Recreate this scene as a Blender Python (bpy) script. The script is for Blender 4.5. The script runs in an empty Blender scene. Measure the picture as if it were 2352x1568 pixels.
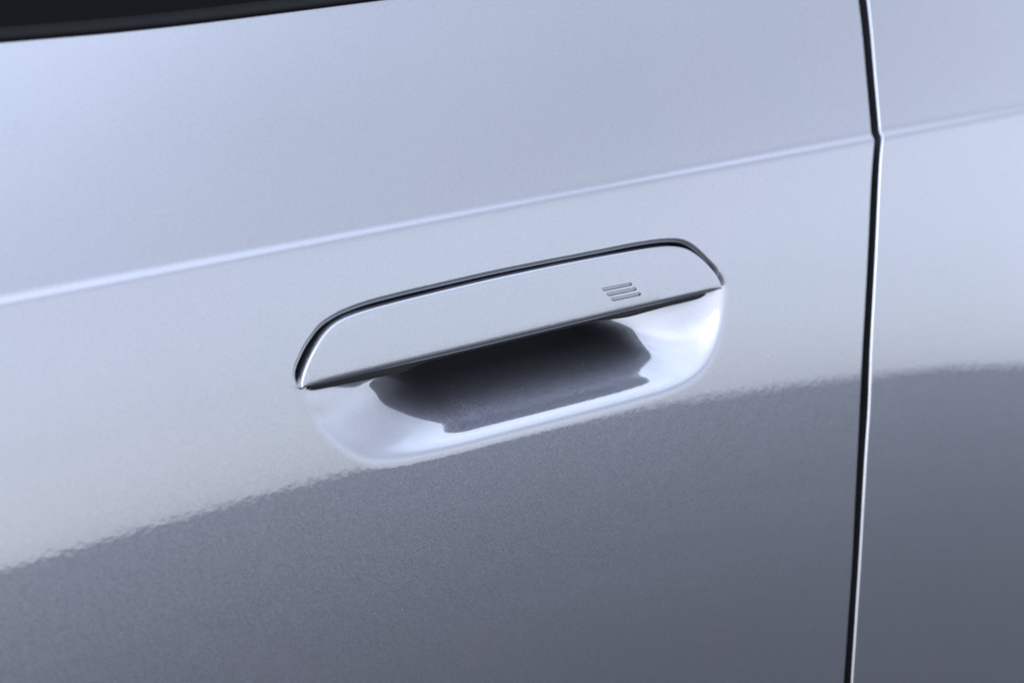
import bpy, bmesh, math
import numpy as np
from mathutils import Matrix, Vector
from mathutils.geometry import delaunay_2d_cdt

# ------------------------------------------------------------------ camera, sky, sun, exposure
sc = bpy.context.scene
col = sc.collection
H0 = 0.90                                   # height of the handle above the ground
F_PX, PITCH, YAW, DIST = 4538.0, math.radians(16.381), math.radians(41.619), 0.80
cp, sp, ca, sa = math.cos(PITCH), math.sin(PITCH), math.cos(YAW), math.sin(YAW)
fwd = Vector((sa*cp, ca*cp, -sp)); rgt = Vector((ca, -sa, 0)); upv = rgt.cross(fwd)
cam = bpy.data.cameras.new('camera'); camo = bpy.data.objects.new('camera', cam); col.objects.link(camo)
camo.matrix_world = Matrix(((rgt.x, upv.x, -fwd.x, -DIST*fwd.x), (rgt.y, upv.y, -fwd.y, -DIST*fwd.y),
                            (rgt.z, upv.z, -fwd.z, -DIST*fwd.z + H0), (0, 0, 0, 1)))
cam.lens = F_PX/2352*36; cam.sensor_width = 36; cam.clip_start = 0.02; cam.clip_end = 5000
cam.dof.use_dof = True; cam.dof.focus_distance = 0.80; cam.dof.aperture_fstop = 9.0
sc.camera = camo

SUN_AZ, SUN_EL = math.radians(216), math.radians(38)      # azimuth measured from +Y towards +X
sdir = Vector((math.sin(SUN_AZ)*math.cos(SUN_EL), math.cos(SUN_AZ)*math.cos(SUN_EL), math.sin(SUN_EL)))
w = bpy.data.worlds.new('World'); sc.world = w; w.use_nodes = True
nt = w.node_tree; nt.nodes.clear()
sky = nt.nodes.new('ShaderNodeTexSky'); sky.sky_type = 'NISHITA'; sky.sun_disc = False
sky.sun_elevation = SUN_EL; sky.sun_rotation = SUN_AZ
sky.air_density = 1.0; sky.dust_density = 0.9; sky.ozone_density = 1.0
hsv = nt.nodes.new('ShaderNodeHueSaturation'); hsv.inputs['Saturation'].default_value = 0.24
# thin even cloud deck over the clear sky, a little patchy
wtc = nt.nodes.new('ShaderNodeTexCoord'); wmp = nt.nodes.new('ShaderNodeMapping'); wmp.inputs['Scale'].default_value = (1, 1, 2.2)
wno = nt.nodes.new('ShaderNodeTexNoise'); wno.inputs['Scale'].default_value = 1.6; wno.inputs['Detail'].default_value = 4; wno.inputs['Roughness'].default_value = .45
wmr = nt.nodes.new('ShaderNodeMapRange'); wmr.inputs['From Min'].default_value = .3; wmr.inputs['From Max'].default_value = .7
wmr.inputs['To Min'].default_value = .36; wmr.inputs['To Max'].default_value = .52
wmx = nt.nodes.new('ShaderNodeMix'); wmx.data_type = 'RGBA'; wmx.inputs['B'].default_value = (3.9, 4.35, 5.2, 1)
bg = nt.nodes.new('ShaderNodeBackground'); bg.inputs['Strength'].default_value = 0.12
wo = nt.nodes.new('ShaderNodeOutputWorld')
nt.links.new(sky.outputs[0], hsv.inputs['Color']); nt.links.new(hsv.outputs[0], wmx.inputs['A'])
nt.links.new(wtc.outputs['Generated'], wmp.inputs['Vector']); nt.links.new(wmp.outputs[0], wno.inputs['Vector'])
nt.links.new(wno.outputs['Fac'], wmr.inputs['Value']); nt.links.new(wmr.outputs[0], wmx.inputs['Factor'])
# overcast: the deck is brightest overhead
wsx = nt.nodes.new('ShaderNodeSeparateXYZ'); nt.links.new(wtc.outputs['Generated'], wsx.inputs[0])
wzr = nt.nodes.new('ShaderNodeMapRange'); wzr.interpolation_type = 'SMOOTHSTEP'; wzr.inputs['From Min'].default_value = .38; wzr.inputs['From Max'].default_value = .95; wzr.inputs['To Min'].default_value = 1.0; wzr.inputs['To Max'].default_value = 3.2
nt.links.new(wsx.outputs['Z'], wzr.inputs['Value'])
wpz = nt.nodes.new('ShaderNodeMapRange'); wpz.inputs['From Min'].default_value = .3; wpz.inputs['From Max'].default_value = .7; wpz.inputs['To Min'].default_value = .72; wpz.inputs['To Max'].default_value = 1.28
nt.links.new(wno.outputs['Fac'], wpz.inputs['Value'])
wmu = nt.nodes.new('ShaderNodeMath'); wmu.operation = 'MULTIPLY'; nt.links.new(wzr.outputs[0], wmu.inputs[0]); nt.links.new(wpz.outputs[0], wmu.inputs[1])
wcl = nt.nodes.new('ShaderNodeVectorMath'); wcl.operation = 'SCALE'; wcl.inputs[0].default_value = (3.85, 4.35, 5.35); nt.links.new(wmu.outputs[0], wcl.inputs['Scale']); nt.links.new(wcl.outputs[0], wmx.inputs['B'])
wt = nt.nodes.new('ShaderNodeMix'); wt.data_type = 'RGBA'; wt.blend_type = 'MULTIPLY'; wt.inputs['Factor'].default_value = 1; wt.inputs['B'].default_value = (.965, .985, 1.04, 1)
nt.links.new(wmx.outputs['Result'], wt.inputs['A']); nt.links.new(wt.outputs['Result'], bg.inputs['Color']); nt.links.new(bg.outputs[0], wo.inputs['Surface'])
sl = bpy.data.lights.new('sun', 'SUN'); sl.energy = 0.5; sl.angle = math.radians(46); sl.color = (1.0, 0.98, 0.95)
so = bpy.data.objects.new('sun', sl); col.objects.link(so); so.location = (0, -3, 6)
so.rotation_euler = sdir.to_track_quat('Z', 'Y').to_euler()
vs = sc.view_settings; vs.view_transform = 'Standard'; vs.look = 'None'; vs.exposure = 1.88; vs.gamma = 1.0; vs.use_curve_mapping = False
sc.render.engine = 'CYCLES'; sc.cycles.use_denoising = True; sc.cycles.max_bounces = 8

# ------------------------------------------------------------------ materials
def newmat(name):
    m = bpy.data.materials.new(name); m.use_nodes = True
    t = m.node_tree; t.nodes.clear()
    o = t.nodes.new('ShaderNodeOutputMaterial'); b = t.nodes.new('ShaderNodeBsdfPrincipled')
    t.links.new(b.outputs[0], o.inputs['Surface'])
    return m, t, b

def paint_mat():
    m, t, b = newmat('silver_metallic_paint'); N = t.nodes.new; L = t.links.new
    tc = N('ShaderNodeTexCoord')
    # aluminium flakes: every tiny cell leans its own way
    vo = N('ShaderNodeTexVoronoi'); vo.inputs['Scale'].default_value = 3600
    L(tc.outputs['Object'], vo.inputs['Vector'])
    sub = N('ShaderNodeVectorMath'); sub.operation = 'SUBTRACT'; sub.inputs[1].default_value = (.5, .5, .5)
    L(vo.outputs['Color'], sub.inputs[0])
    scl = N('ShaderNodeVectorMath'); scl.operation = 'SCALE'; scl.inputs['Scale'].default_value = 0.11
    L(sub.outputs[0], scl.inputs[0])
    ge = N('ShaderNodeNewGeometry')
    add = N('ShaderNodeVectorMath'); add.operation = 'ADD'
    L(ge.outputs['Normal'], add.inputs[0]); L(scl.outputs[0], add.inputs[1])
    nrm = N('ShaderNodeVectorMath'); nrm.operation = 'NORMALIZE'; L(add.outputs[0], nrm.inputs[0])
    L(nrm.outputs[0], b.inputs['Normal'])
    # orange peel on the clear coat
    no = N('ShaderNodeTexNoise'); no.inputs['Scale'].default_value = 340; no.inputs['Detail'].default_value = 1.5
    L(tc.outputs['Object'], no.inputs['Vector'])
    bu = N('ShaderNodeBump'); bu.inputs['Strength'].default_value = 1.0; bu.inputs['Distance'].default_value = 0.000008
    L(no.outputs['Fac'], bu.inputs['Height']); L(bu.outputs[0], b.inputs['Coat Normal'])
    # base colour: silver with a faint pearl drift
    n2 = N('ShaderNodeTexNoise'); n2.inputs['Scale'].default_value = 14; n2.inputs['Detail'].default_value = 3
    L(tc.outputs['Object'], n2.inputs['Vector'])
    cr = N('ShaderNodeValToRGB'); cr.color_ramp.elements[0].position = .35; cr.color_ramp.elements[1].position = .65
    cr.color_ramp.elements[0].color = (.152, .161, .180, 1); cr.color_ramp.elements[1].color = (.160, .160, .186, 1)
    L(n2.outputs['Fac'], cr.inputs['Fac'])
    sx = N('ShaderNodeSeparateColor'); L(vo.outputs['Color'], sx.inputs[0])
    mr = N('ShaderNodeMapRange'); mr.inputs['To Min'].default_value = .86; mr.inputs['To Max'].default_value = 1.14; L(sx.outputs[0], mr.inputs['Value'])
    ml = N('ShaderNodeVectorMath'); ml.operation = 'SCALE'; L(cr.outputs[0], ml.inputs[0]); L(mr.outputs[0], ml.inputs['Scale'])
    L(ml.outputs[0], b.inputs['Base Color'])
    b.inputs['Metallic'].default_value = 1.0; b.inputs['Roughness'].default_value = 0.34
    b.inputs['Coat Weight'].default_value = 1.0; b.inputs['Coat Roughness'].default_value = 0.012
    b.inputs['Coat IOR'].default_value = 2.2
    return m

def simple(name, colr, rough, coat=0.0, ior=1.5, noise=None, spec=.5):
    m, t, b = newmat(name); b.inputs['Specular IOR Level'].default_value = spec
    b.inputs['Base Color'].default_value = (*colr, 1); b.inputs['Roughness'].default_value = rough
    b.inputs['Coat Weight'].default_value = coat; b.inputs['IOR'].default_value = ior
    if noise:
        N = t.nodes.new; tc = N('ShaderNodeTexCoord'); no = N('ShaderNodeTexNoise'); no.inputs['Scale'].default_value = noise
        no.inputs['Detail'].default_value = 5; t.links.new(tc.outputs['Object'], no.inputs['Vector'])
        mr = N('ShaderNodeMapRange'); mr.inputs['To Min'].default_value = rough*.7; mr.inputs['To Max'].default_value = min(1, rough*1.3)
        t.links.new(no.outputs['Fac'], mr.inputs['Value']); t.links.new(mr.outputs[0], b.inputs['Roughness'])
    return m

PAINT = paint_mat()
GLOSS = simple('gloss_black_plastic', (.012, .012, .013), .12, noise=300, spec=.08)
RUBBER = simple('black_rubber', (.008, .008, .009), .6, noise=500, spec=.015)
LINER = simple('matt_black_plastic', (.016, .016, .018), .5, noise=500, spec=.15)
GLASS = simple('dark_tinted_glass', (.003, .0035, .004), .04, noise=40, spec=.012)
def asphalt():
    m, t, b = newmat('asphalt'); N = t.nodes.new; L = t.links.new
    tc = N('ShaderNodeTexCoord'); n = N('ShaderNodeTexNoise'); n.inputs['Scale'].default_value = 120; n.inputs['Detail'].default_value = 8
    n2 = N('ShaderNodeTexNoise'); n2.inputs['Scale'].default_value = .6; n2.inputs['Detail'].default_value = 4
    L(tc.outputs['Object'], n.inputs['Vector']); L(tc.outputs['Object'], n2.inputs['Vector'])
    mx = N('ShaderNodeMath'); mx.operation = 'ADD'; L(n.outputs['Fac'], mx.inputs[0]); L(n2.outputs['Fac'], mx.inputs[1])
    cr = N('ShaderNodeValToRGB'); cr.color_ramp.elements[0].position = .35; cr.color_ramp.elements[1].position = .7
    cr.color_ramp.elements[0].color = (.028, .029, .032, 1); cr.color_ramp.elements[1].color = (.062, .063, .067, 1)
    hf = N('ShaderNodeMath'); hf.operation = 'MULTIPLY'; hf.inputs[1].default_value = .5; L(mx.outputs[0], hf.inputs[0])
    L(hf.outputs[0], cr.inputs['Fac']); L(cr.outputs[0], b.inputs['Base Color']); b.inputs['Roughness'].default_value = .9
    bu = N('ShaderNodeBump'); bu.inputs['Distance'].default_value = .004; L(n.outputs['Fac'], bu.inputs['Height']); L(bu.outputs[0], b.inputs['Normal'])
    return m
ASPHALT = asphalt()

# ------------------------------------------------------------------ the ground
def link(name, me, mat, parent=None):
    o = bpy.data.objects.new(name, me); col.objects.link(o)
    if mat: me.materials.append(mat)
    if parent: o.parent = parent
    return o
me = bpy.data.meshes.new('ground'); R = 2500.0
me.from_pydata([(-R, -R, 0), (R, -R, 0), (R, R, 0), (-R, R, 0)], [], [(0, 1, 2, 3)])
g = link('ground', me, ASPHALT); g['kind'] = 'structure'; g['label'] = 'dark asphalt ground mirrored in the lower door paint'

# ------------------------------------------------------------------ the body side: y of the skin over (x along the car, z above the handle), metres
T0, T1, T2, CZ, CX = 0.2408, 0.0896, 0.2677, 0.60, 0.10
DK, KW = 0.16, 0.0020
BEAD_A, BEAD_S = 0.36, 0.0013
def smooth01(t): t = np.clip(t, 0, 1); return t*t*(3-2*t)
def zcrease(x): return 0.0527 - 0.0035*x - 0.02*x*x
def skin(x, z):
    zz = np.maximum(z, -0.40)
    Y = T0*z + CZ*zz*zz/2 + (T1*x + T2*np.minimum(x*x, .2))*zz + CX*x*x/2
    q = z - zcrease(x)
    return Y + DK*(q + np.sqrt(q*q + KW*KW))/2 + BEAD_S*(BEAD_A + .45*smooth01((x - .03)/.25))*np.tanh(q/BEAD_S)

# outlines on the door, millimetres (x, z)
FLAP = [(-104.0,2.2),(-103.5,4.2),(-102.0,7.0),(-99.9,9.9),(-96.5,13.7),(-92.9,17.1),(-89.6,19.6),(-85.6,21.7),(-80.9,23.2),(-75.0,24.1),(-68.0,24.65),
        (-58.7,25.0),(-47.3,25.3),(-35.8,25.5),(-20.4,25.7),(-4.2,25.8),(12.4,25.7),(29.4,25.5),(46.9,25.15),(63.2,24.7),(75,24.3),(87.6,23.7),(95.4,23.0),
        (100.6,22.1),(105.7,20.6),(110.1,18.3),(114.7,14.8),(119.2,10.4),(122.6,6.0),(124.1,3.0),(124.6,.9),(124.6,.1)]
FLAP_BOT = [(114.6,.4),(92.8,.8),(71.8,1.1),(51.4,1.3),(39.1,1.4),(26.9,1.5),(0,1.7),(-30.6,1.9),(-54.2,2.1),(-70.9,2.2),(-92.5,2.25)]
OPEN = [(-105.4,.9),(-107.2,4.4),(-107.3,7.3),(-106.0,10.1),(-103.4,13.5),(-100.2,16.9),(-96.9,19.7),(-93.3,22.3),(-89.8,24.05),(-84.7,25.6),(-80.2,26.6),
        (-74.3,27.4),(-67.2,28.0),(-57.9,28.35),(-46.6,28.6),(-31.6,28.75),(-19.7,28.85),(-3.5,28.9),(13.0,28.75),(30.1,28.45),(47.6,28.1),(64.0,27.8),
        (75,27.6),(88.4,27.0),(96.2,26.3),(103.0,25.2),(107.6,23.7),(111.9,21.3),(116.5,17.5),(120.9,13.1),(125.0,8.8),(126.3,6.0),(126.3,3.7),(125.2,1.9)]
OPEN_BOT = [(120,4.0),(100,5),(0,6),(-80,5.0),(-92,1.2),(-101,.3)]
RIM = [(-110.2,6.5),(-109.2,2.0),(-108.3,-1.5),(-106.5,-4.9),(-102.8,-10.4),(-97.6,-16.3),(-91.7,-21.7),(-85.7,-25.8),(-79.0,-28.8),(-72.0,-30.4),(-62.9,-31.5),
       (-47.9,-32.2),(-37.7,-32.5),(-15.3,-32.9),(12.2,-33.6),(41.2,-34.3),(66.5,-34.7),(85.3,-34.5),(97.7,-33.0),(105.6,-30.2),(112.5,-25.9),(119.0,-19.4),
       (123.5,-12.9),(127.1,-6.1),(128.8,-2.0),(128.4,1.8),(126,5.5)]
RIM_TOP = [(110,17),(90,22),(0,24),(-75,22),(-95,14)]
GAPL = [(300,180),(274.9,111.8),(268.7,95.5),(262.1,79.5),(255.9,63.6),(251.6,52.5),(250.2,49.0),(246.6,41.5),(240.8,28.0),(217.7,-36.9),(212.3,-53.9),(208.3,-67.0),
        (201.7,-90.6),(195.4,-114.5),(189.3,-140.1),(182.9,-165.7),(176.3,-195.1),(171,-225),(166,-260),(162,-320),(160,-600)]
GAPR = [(306,180),(280.6,111.3),(274.1,95.1),(267.3,79.0),(260.9,63.1),(256.9,53.0),(255.2,49.5),(251.3,42.5),(245.1,27.8),(221.6,-37.6),(216.4,-54.7),(211.9,-71.0),
        (205.5,-91.4),(198.9,-115.4),(192.5,-140.9),(186.3,-166.6),(179.9,-196.2),(174.6,-226),(169.6,-260),(165.6,-320),(163.6,-600)]
BARS = [[(52.3,12.3),(53.2,12.55),(69.5,12.1),(70.5,11.4),(69.7,10.75),(53.4,11.1)],
        [(54.4,9.9),(55.3,10.15),(71.7,9.7),(72.6,9.0),(71.8,8.3),(55.5,8.65)],
        [(56.5,7.4),(57.4,7.7),(73.8,7.2),(74.8,6.5),(74.0,5.85),(57.6,6.2)]]

def spline(pts, step, closed=False):
    """centripetal Catmull-Rom through the points, resampled about every `step`"""
    P = np.array(pts, float); n = len(P); out = []
    rng = range(n) if closed else range(n - 1)
    for i in rng:
        p1, p2 = P[i], P[(i+1) % n]
        p0 = P[(i-1) % n] if (closed or i > 0) else 2*p1 - p2
        p3 = P[(i+2) % n] if (closed or i < n-2) else 2*p2 - p1
        t1 = max(np.linalg.norm(p1-p0), 1e-6)**.5; t2 = t1 + max(np.linalg.norm(p2-p1), 1e-6)**.5; t3 = t2 + max(np.linalg.norm(p3-p2), 1e-6)**.5
        k = max(1, int(np.linalg.norm(p2-p1)/step))
        for t in np.linspace(t1, t2, k, endpoint=False):
            A1 = (t1-t)/t1*p0 + t/t1*p1; A2 = (t2-t)/(t2-t1)*p1 + (t-t1)/(t2-t1)*p2; A3 = (t3-t)/(t3-t2)*p2 + (t-t2)/(t3-t2)*p3
            B1 = (t2-t)/t2*A1 + t/t2*A2; B2 = (t3-t)/(t3-t1)*A2 + (t-t1)/(t3-t1)*A3
            out.append((t2-t)/(t2-t1)*B1 + (t-t1)/(t2-t1)*B2)
    if not closed: out.append(P[-1])
    return np.array(out)

def sdf(px, pz, poly):
    """signed distance, positive inside"""
    sh = px.shape; p = np.stack([px.ravel(), pz.ravel()], 1); out = np.empty(len(p))
    a = poly; b = np.roll(poly, -1, 0); ab = b - a; L2 = (ab**2).sum(1) + 1e-18
    for s in range(0, len(p), 20000):
        q = p[s:s+20000]; d = q[:, None, :] - a[None]
        t = np.clip((d*ab).sum(2)/L2, 0, 1)
        dd = ((d - t[..., None]*ab)**2).sum(2).min(1)
        c1 = (a[None, :, 1] > q[:, None, 1]) != (b[None, :, 1] > q[:, None, 1])
        xi = a[None, :, 0] + (q[:, None, 1]-a[None, :, 1])/np.where(np.abs(ab[None, :, 1]) < 1e-12, 1e-12, ab[None, :, 1])*ab[None, :, 0]
        ins = ((c1 & (q[:, None, 0] < xi)).sum(1) % 2) == 1
        out[s:s+20000] = np.sqrt(dd)*np.where(ins, 1, -1)
    return out.reshape(sh)

open_poly = np.concatenate([spline([(x, z + (.4 if z > 8 else 0)) for x, z in OPEN], 1.2), np.array(OPEN_BOT, float)])/1000
cup_poly = np.concatenate([spline(RIM, 1.5), np.array(RIM_TOP, float)])/1000


def gaussblur(A, s):
    k = np.arange(-int(3*s), int(3*s)+1); g_ = np.exp(-k*k/(2*s*s)); g_ /= g_.sum()
    P = np.pad(A, ((len(k)//2,)*2, (0, 0)), mode='edge'); A = sum(g_[i]*P[i:i+A.shape[0]] for i in range(len(k)))
    P = np.pad(A, ((0, 0), (len(k)//2,)*2), mode='edge'); return sum(g_[i]*P[:, i:i+A.shape[1]] for i in range(len(k)))

STEP = 0.00045
def recess():
    """depth of the finger cup and of the handle slot sampled on a regular raster, (x0, z0, step, cup, slot)"""
    xs = np.arange(-.140, .158, STEP); zs = np.arange(-.062, .046, STEP)
    X, Z = np.meshgrid(xs, zs, indexing='ij')
    d = sdf(X, Z, cup_poly)
    G = .30 + .88*smooth01((X + .080)/.057) - .16*smooth01((X - .065)/.05)
    wa, wb = .0025, .0025                                # the fillet starts outside the outline and ends inside
    t = np.clip((d + wa)/(wa + wb), 0, 1)
    h = G*((wa + wb)*(t**3 - t**4/2) + np.maximum(d - wb, 0))
    hm = .042
    h = hm*np.tanh(h/hm)
    def smin(a, b_, k): u = np.clip(.5 + .5*(b_ - a)/k, 0, 1); return b_*(1-u) + a*u - k*u*(1-u)
    def soft(q, w_): return (q + np.sqrt(q*q + w_*w_))/2
    zb = np.maximum(-Z, 0)
    right = .47*soft(.1270 - .42*zb - X, .003) + .0015
    ul = soft(X + .1070 - .38*zb, .003); left = .27*ul + 4.2*ul*ul + .0010
    h = smin(smin(h, right, .005), left, .007)
    tip = smooth01((-Z - .002)/.012)                     # the lip runs out towards the tips of the flap
    tb = np.clip((d + wa)/(wa + wb + .0025), 0, 1)       # the pressed lip is a little steeper than the wall behind it
    h = h + tip*(.16 + .35*G)*(1 - .75*smooth01((X - .075)/.03))*(wa + wb + .0025)*(tb/2 - np.sin(2*math.pi*tb)/(4*math.pi))
    h = np.maximum(h, 0)*(1 - smooth01((Z - .004)/.008))*smooth01((d + .0026)/.002)
    cup = gaussblur(h, 2.8)
    ds = sdf(X, Z, open_poly); r = .0028
    dd = np.clip(ds, 0, .95*r)
    slot = r - np.sqrt(r*r - dd*dd) + np.maximum(ds - .95*r, 0)*5.0
    slot = np.minimum(slot, .017)
    return xs[0], zs[0], cup, slot, ds
RX, RZ, CUP, SLOT, DS = recess()
def sample(A, x, z):
    i = (x - RX)/STEP; j = (z - RZ)/STEP
    ok = (i >= 0) & (j >= 0) & (i < A.shape[0]-1.001) & (j < A.shape[1]-1.001)
    i = np.clip(i, 0, A.shape[0]-1.001); j = np.clip(j, 0, A.shape[1]-1.001)
    a, b_ = i.astype(int), j.astype(int); fi, fj = i-a, j-b_
    v = A[a, b_]*(1-fi)*(1-fj) + A[a+1, b_]*fi*(1-fj) + A[a, b_+1]*(1-fi)*fj + A[a+1, b_+1]*fi*fj
    return np.where(ok, v, 0.0)

def grid_normals(P):
    du = np.gradient(P, axis=0); dv = np.gradient(P, axis=1); n = np.cross(du, dv)
    n /= np.maximum(np.linalg.norm(n, axis=2, keepdims=True), 1e-15)
    return n

def mesh_from_grid(name, P, Nn, keep=None):
    ni, nj = P.shape[:2]; idx = np.arange(ni*nj).reshape(ni, nj)
    F = np.stack([idx[:-1, :-1], idx[1:, :-1], idx[1:, 1:], idx[:-1, 1:]], 2)
    F = F.reshape(-1, 4) if keep is None else F[keep]
    used, inv = np.unique(F, return_inverse=True); F = inv.reshape(-1, 4)
    V = P.reshape(-1, 3)[used]; N_ = Nn.reshape(-1, 3)[used]
    me = bpy.data.meshes.new(name)
    me.vertices.add(len(V)); me.vertices.foreach_set('co', V.astype(np.float32).ravel())
    me.loops.add(F.size); me.loops.foreach_set('vertex_index', F.astype(np.int32).ravel())
    me.polygons.add(len(F)); me.polygons.foreach_set('loop_start', np.arange(0, F.size, 4, dtype=np.int32))
    me.update(calc_edges=True)
    me.polygons.foreach_set('use_smooth', np.ones(len(F), bool))
    me.normals_split_custom_set_from_vertices(N_.astype(np.float32).tolist())
    me.update()
    return me

def interp_curve(pts, z):
    S_ = spline(pts, 2.0)/1000; o = np.argsort(S_[:, 1]); return np.interp(z, S_[o, 1], S_[o, 0])

def belt(x): return 0.1328 + .012*np.sqrt((x + .125)**2 + .0004) + .010*np.clip(x + .15, 0, .2)            # top edge of the door skin

# ------------------------------------------------------------------ the car
car = bpy.data.objects.new('car', None); col.objects.link(car); car.location = (0, 0, H0); car.empty_display_size = .1
car['label'] = 'silver metallic car side with flush door handle and black window trim'; car['category'] = 'car'

def rows():
    z = np.concatenate([np.arange(-.62, -.50, .01), np.arange(-.50, -.062, .004), np.arange(-.062, .044, STEP), np.arange(.044, .062, .0004), np.arange(.062, .126, .003), np.arange(.126, .13265, .0011)])
    return z

def build_skin(name, cols_, edge, side, r_edge, dense):
    """one door skin; `edge` is its shut line, side=+1 when the shut line is the right-hand border"""
    Zr = rows(); zt = .1326
    X, Z = np.meshgrid(cols_, Zr, indexing='ij')
    top = np.clip((Z - .07)/(zt - .07), 0, 1)
    Z = Z + top*(belt(X) - zt)
    e = interp_curve(edge, Z) - side*r_edge
    e0 = .2225
    if side > 0: wgt = smooth01((X - .130)/(e0 - .130))
    else: wgt = 1 - smooth01((X - e0)/.25)
    X = X + wgt*(e - e0)
    Y = skin(X, Z)
    if dense:
        cup = sample(CUP, X, Z); slot = sample(SLOT, X, Z); rec = np.maximum(cup, slot)
        Y = Y + rec
    P = np.stack([X, Y, Z], 2)
    # hem at the shut line
    ang = np.radians(np.linspace(0, 90, 10)[1:])
    last = P[-1] if side > 0 else P[0]
    hem = []
    for a in ang: hem.append(last + np.stack([np.full(len(last), side*r_edge*math.sin(a)), np.full(len(last), r_edge*(1-math.cos(a))), np.zeros(len(last))], 1))
    for dpt in (.002, .005, .010, .018): hem.append(hem[len(ang)-1] + np.array([0, dpt, 0]))
    hem = np.array(hem)
    P = np.concatenate([P, hem]) if side > 0 else np.concatenate([hem[::-1], P])
    # roll of the top edge towards the window
    tl = P[:, -1]; prev = P[:, -2]; rt = .0040; base = tl - prev; base /= np.linalg.norm(base, axis=1, keepdims=True)
    inn = np.stack([np.zeros(len(tl)), base[:, 2], -base[:, 1]], 1)
    tops = []
    for a in np.radians(np.linspace(0, 115, 12)[1:]): tops.append(tl + base*(rt*math.sin(a)) + inn*(rt*(1-math.cos(a))))
    dirn = (tops[-1]-tops[-2]); dirn /= np.linalg.norm(dirn, axis=1, keepdims=True)
    for dpt in (.003, .008): tops.append(tops[10] + dirn*dpt)
    P = np.concatenate([P, np.array(tops).transpose(1, 0, 2)], 1)
    return P

colF = np.concatenate([np.arange(-1.2, -.50, .02), np.arange(-.50, -.140, .004), np.arange(-.140, .134, STEP), np.arange(.134, .2215, .0016), [.2215, .2225]])
P = build_skin('front_door', colF, GAPL, +1, .0011, True)
Nn = grid_normals(P)
if Nn[0, 10, 1] > 0: Nn = -Nn; flip = True
else: flip = False
ce = P[:-1, :-1]*.25 + P[1:, :-1]*.25 + P[1:, 1:]*.25 + P[:-1, 1:]*.25
cupv = sample(CUP, ce[..., 0], ce[..., 2]); slotv = sample(SLOT, ce[..., 0], ce[..., 2])
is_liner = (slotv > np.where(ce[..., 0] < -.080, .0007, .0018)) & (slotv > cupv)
dcup = sample(sdf(*np.meshgrid(RX + STEP*np.arange(CUP.shape[0]), RZ + STEP*np.arange(CUP.shape[1]), indexing='ij'), cup_poly) + 1.0, ce[..., 0], ce[..., 2]) - 1.0
is_cup = (~is_liner) & (dcup > -.0015) & (cupv >= slotv*.999) & (cupv > .0002)
front = link('front_door', mesh_from_grid('front_door', P, Nn, ~(is_liner | is_cup)), PAINT, car)
front['label'] = 'front door skin in silver paint with a sharp shoulder crease'
cupo = link('handle_cup', mesh_from_grid('handle_cup', P, Nn, is_cup), PAINT, front)
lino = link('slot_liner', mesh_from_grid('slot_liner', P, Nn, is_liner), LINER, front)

colR = np.concatenate([[.2225, .2235], np.arange(.2255, .33, .002), np.arange(.33, .75, .005), np.arange(.75, 1.41, .02)])
P2 = build_skin('rear_door', colR, [(x + 1.8, z) for x, z in GAPR], -1, .0010, False)
N2 = grid_normals(P2)
if N2[30, 10, 1] > 0: N2 = -N2
rear = link('rear_door', mesh_from_grid('rear_door', P2, N2), PAINT, car)
rear['label'] = 'rear door skin beyond the dark shut line'

# black weather strip deep in the shut line
zz = np.linspace(-.5, .128, 80); xa = interp_curve(GAPL, zz) - .006; xb = interp_curve(GAPR, zz) + .008
ya = skin(xa, zz) + .015
G = np.stack([np.stack([xa, ya, zz], 1), np.stack([(xa+xb)/2, ya + .001, zz], 1), np.stack([xb, ya, zz], 1)])
link('shut_line_seal', mesh_from_grid('shut_line_seal', G, grid_normals(G)), RUBBER, car)

# ------------------------------------------------------------------ window belt: rubber strip and glass
def strip(name, prof, x0, x1, mat):
    xs = np.linspace(x0, x1, max(6, int((x1 - x0)/.008))); rowsP = []
    for dy, dz in prof: rowsP.append(np.stack([xs, skin(xs, belt(xs)) + dy, belt(xs) + dz], 1))
    A = np.array(rowsP).transpose(1, 0, 2); N_ = grid_normals(A); N_ = -N_ if N_[3, 1, 1] > 0 else N_
    return link(name, mesh_from_grid(name, A, N_), mat, car)
lipp = [(.0035, -.0035), (.0004, -.0012), (-.0014, -.0004), (-.0018, .0006), (-.0012, .0018), (.0010, .0027), (.0045, .0032), (.0085, .0031), (.0095, .001)]
pane = [(.0075 + .45*t, -.003 + t) for t in np.linspace(0, .34, 18)]
strip('window_seal', lipp, -1.2, .2835, RUBBER); strip('window_seal', lipp, .2885, 1.4, RUBBER)
strip('window_glass', pane, -1.2, .2795, GLASS); strip('window_glass', pane, .3405, 1.4, GLASS)
strip('window_pillar', [(y - .002, z) for y, z in pane], .2785, .3415, GLOSS)

# ------------------------------------------------------------------ the handle
def offset_loop(L, d):
    """inward offset of a counter- or clockwise loop"""
    a = np.roll(L, 1, 0); b = np.roll(L, -1, 0); t = b - a; t /= np.maximum(np.linalg.norm(t, axis=1, keepdims=True), 1e-12)
    ar = np.sum(L[:, 0]*np.roll(L[:, 1], -1) - np.roll(L[:, 0], -1)*L[:, 1])
    n = np.stack([-t[:, 1], t[:, 0]], 1)*(1 if ar > 0 else -1)
    return L + n*d

PROUD = .0024                                # the flap stands a little proud of the skin
PSHIFT = np.array([-.88, .37])*(PROUD - .0006)
flap_loop = np.concatenate([spline(FLAP, 1.0)[:-1], spline([FLAP[-1]] + FLAP_BOT + [FLAP[0]], 1.5)[:-1]])/1000 + PSHIFT
def flap_y(x, z): return skin(x, z) - PROUD

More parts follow.
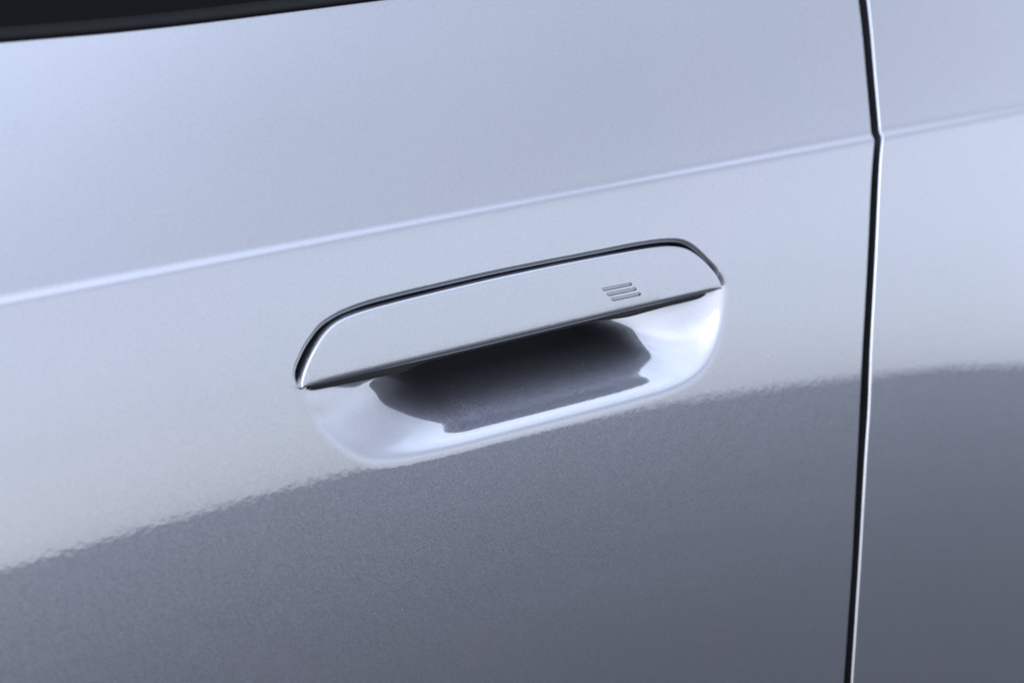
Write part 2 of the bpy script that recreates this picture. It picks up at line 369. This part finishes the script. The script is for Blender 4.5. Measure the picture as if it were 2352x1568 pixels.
def slab(name, loop, yfun, rnd, depth, holes=(), mat=None, parent=None, grid=.003, seg=6, hole_depth=.0009):
    """plate with a rounded front edge, front face triangulated around its holes, sides of `depth`"""
    bm = bmesh.new(); n = len(loop); rnd = np.broadcast_to(np.asarray(rnd, float), (n,))
    rings = []
    for k in range(seg + 1):
        a = math.pi/2*k/seg
        Lk = offset_loop(loop, (rnd*(1 - math.cos(a)))[:, None]); off = rnd*(1 - math.sin(a))
        rings.append([bm.verts.new((x, float(yfun(x, z)) + o_, z)) for (x, z), o_ in zip(Lk, off)])
    dep = depth if callable(depth) else (lambda x, z: depth)
    back = [bm.verts.new((x, float(yfun(x, z)) + dep(x, z), z)) for x, z in loop]
    rings.insert(0, back)
    for ra, rb in zip(rings[:-1], rings[1:]):
        for i in range(n):
            bm.faces.new((ra[i], ra[(i+1) % n], rb[(i+1) % n], rb[i]))
    inner = offset_loop(loop, rnd[:, None])
    pts = [Vector(p) for p in inner]; edges = [(i, (i+1) % n) for i in range(n)]
    hl = []
    for hpoly in holes:
        s = len(pts); pts += [Vector(p) for p in hpoly]; edges += [(s+i, s+(i+1) % len(hpoly)) for i in range(len(hpoly))]; hl.append((s, len(hpoly)))
    xs_ = np.arange(inner[:, 0].min(), inner[:, 0].max(), grid); zs_ = np.arange(inner[:, 1].min(), inner[:, 1].max(), grid)
    GX, GZ = np.meshgrid(xs_, zs_, indexing='ij'); din = sdf(GX, GZ, inner)
    okk = din > grid*.4
    for hpoly in holes: okk &= sdf(GX, GZ, np.array(hpoly)) < -grid*.25
    pts += [Vector((float(x), float(z))) for x, z in zip(GX[okk], GZ[okk])]
    V, E_, Fc, ov, oe, of = delaunay_2d_cdt(pts, edges, [], 1, 1e-7)
    cen = np.array([[sum(V[i].x for i in f)/len(f), sum(V[i].y for i in f)/len(f)] for f in Fc])
    bad = np.zeros(len(Fc), bool)
    for hpoly in holes: bad |= sdf(cen[:, 0], cen[:, 1], np.array(hpoly)) > 0
    vm = {}
    for vi, orig in enumerate(ov):
        o = next((i for i in orig if i < n), None)
        vm[vi] = rings[-1][o] if o is not None else bm.verts.new((V[vi].x, float(yfun(V[vi].x, V[vi].y)), V[vi].y))
    for f, b_ in zip(Fc, bad):
        if not b_:
            try: bm.faces.new([vm[i] for i in f])
            except ValueError: pass
    for s, m_ in hl:                                     # walls and floor of the engraved bars
        top = []
        for i in range(m_):
            vi = next(k for k, orig in enumerate(ov) if s + i in orig); top.append(vm[vi])
        bot = [bm.verts.new((v.co.x, v.co.y + hole_depth, v.co.z)) for v in top]
        for i in range(m_): bm.faces.new((top[i], top[(i+1) % m_], bot[(i+1) % m_], bot[i]))
        bm.faces.new(bot)
    bmesh.ops.recalc_face_normals(bm, faces=bm.faces)
    fr = [f for f in bm.faces if abs(f.normal.y) > .6]
    if fr and sum(f.normal.y for f in fr) > 0: bmesh.ops.reverse_faces(bm, faces=bm.faces)
    me = bpy.data.meshes.new(name); bm.to_mesh(me); bm.free()
    for pl in me.polygons: pl.use_smooth = True
    me.set_sharp_from_angle(angle=math.radians(38))
    return link(name, me, mat, parent)

def round_poly(pts, r, k=4):
    P_ = np.array(pts)/1000; out = []; n = len(P_)
    for i in range(n):
        a, b_, c = P_[i-1], P_[i], P_[(i+1) % n]; u = (a-b_)/np.linalg.norm(a-b_); v = (c-b_)/np.linalg.norm(c-b_)
        rr = min(r, .4*np.linalg.norm(a-b_), .4*np.linalg.norm(c-b_))
        for t in np.linspace(0, 1, k): out.append((1-t)**2*(b_+u*rr) + 2*t*(1-t)*b_ + t*t*(b_+v*rr))
    return np.array(out)

zbot = np.interp(flap_loop[:, 0], np.array([p[0] for p in FLAP_BOT[::-1]])/1000, np.array([p[1] for p in FLAP_BOT[::-1]])/1000) + PSHIFT[1]
onbot = np.abs(flap_loop[:, 1] - zbot) < .0006           # lower edge: a broader roll than the rest of the outline
tipf = smooth01((flap_loop[:, 0] + .104)/.012)*smooth01((.1235 - flap_loop[:, 0])/.008)*onbot
flap_rnd = .0007 + .0017*tipf
flap_loop = flap_loop - np.stack([0*tipf, .0011*tipf], 1)
bars = [round_poly(b_, .0004) + PSHIFT for b_ in BARS]
handle = slab('door_handle', flap_loop, flap_y, flap_rnd, .006, holes=bars, mat=PAINT, parent=car, grid=.0025)
handle['label'] = 'silver flush door handle flap with three engraved bars'
for b_ in bars:
    inn = offset_loop(b_, .00034)
    slab('lock_mark', inn, lambda x, z: flap_y(x, z) + .00018, .00008, .0007, mat=PAINT, parent=handle, grid=.0008, seg=2)

# gloss black inner shell behind and a little below the flap
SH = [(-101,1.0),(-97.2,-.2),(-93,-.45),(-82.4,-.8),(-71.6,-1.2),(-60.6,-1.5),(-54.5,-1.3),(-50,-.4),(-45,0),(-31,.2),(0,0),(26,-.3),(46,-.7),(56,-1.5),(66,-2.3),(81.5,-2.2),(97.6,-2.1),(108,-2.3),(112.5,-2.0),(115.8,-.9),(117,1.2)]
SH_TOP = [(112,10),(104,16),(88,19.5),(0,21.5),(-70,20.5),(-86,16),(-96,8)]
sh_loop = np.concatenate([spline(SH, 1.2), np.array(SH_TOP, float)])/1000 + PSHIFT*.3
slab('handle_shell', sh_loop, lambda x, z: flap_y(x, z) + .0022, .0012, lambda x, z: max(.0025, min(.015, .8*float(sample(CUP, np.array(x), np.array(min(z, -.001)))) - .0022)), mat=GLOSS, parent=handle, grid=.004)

# ------------------------------------------------------------------ dust lying on the paint
rng = np.random.default_rng(7)
def dust(name, n, mat, label, lo, hi, spots=()):
    V, Fc = [], []
    pts = [(rng.uniform(-.21, .24), rng.uniform(-.17, .12)) for _ in range(n)] + list(spots)
    for x, z in pts:
        if -.11 < x < .13 and -.002 < z < .032: continue
        y = float(skin(np.array(x), np.array(z)) + np.maximum(sample(CUP, np.array(x), np.array(z)), sample(SLOT, np.array(x), np.array(z))))
        r = rng.uniform(lo, hi); a0 = rng.uniform(0, 6.28); el = rng.uniform(1, 2.2); k = 5; s0 = len(V)
        V.append((x, y - r*.55, z))
        for i in range(k):
            a = a0 + i*2*math.pi/k; q = r*rng.uniform(.6, 1.2); V.append((x + q*el*math.cos(a), y + .00002 + .23*q*math.sin(a), z + q*math.sin(a)))
        Fc += [(s0, s0+1+i, s0+1+(i+1) % k) for i in range(k)]
    m_ = bpy.data.meshes.new(name); m_.from_pydata(V, [], Fc); o = link(name, m_, mat)
    o.location = (0, 0, H0); o['kind'] = 'stuff'; o['label'] = label; o['category'] = 'dust'
PALE = simple('pale_dust', (.75, .75, .72), .9, noise=900)
DARK = simple('dark_grit', (.03, .028, .025), .9, noise=900)
dust('pale_dust', 12, PALE, 'pale dust specks scattered over the silver door paint', .00007, .00015, [(.021, -.112), (-.02, -.018), (.03, -.012), (.012, -.024), (.05, -.022)])
dust('dark_grit', 34, DARK, 'dark grit specks scattered over the silver door paint', .00009, .0002, [(.1665, -.018), (.075, -.018), (.110, -.020)])
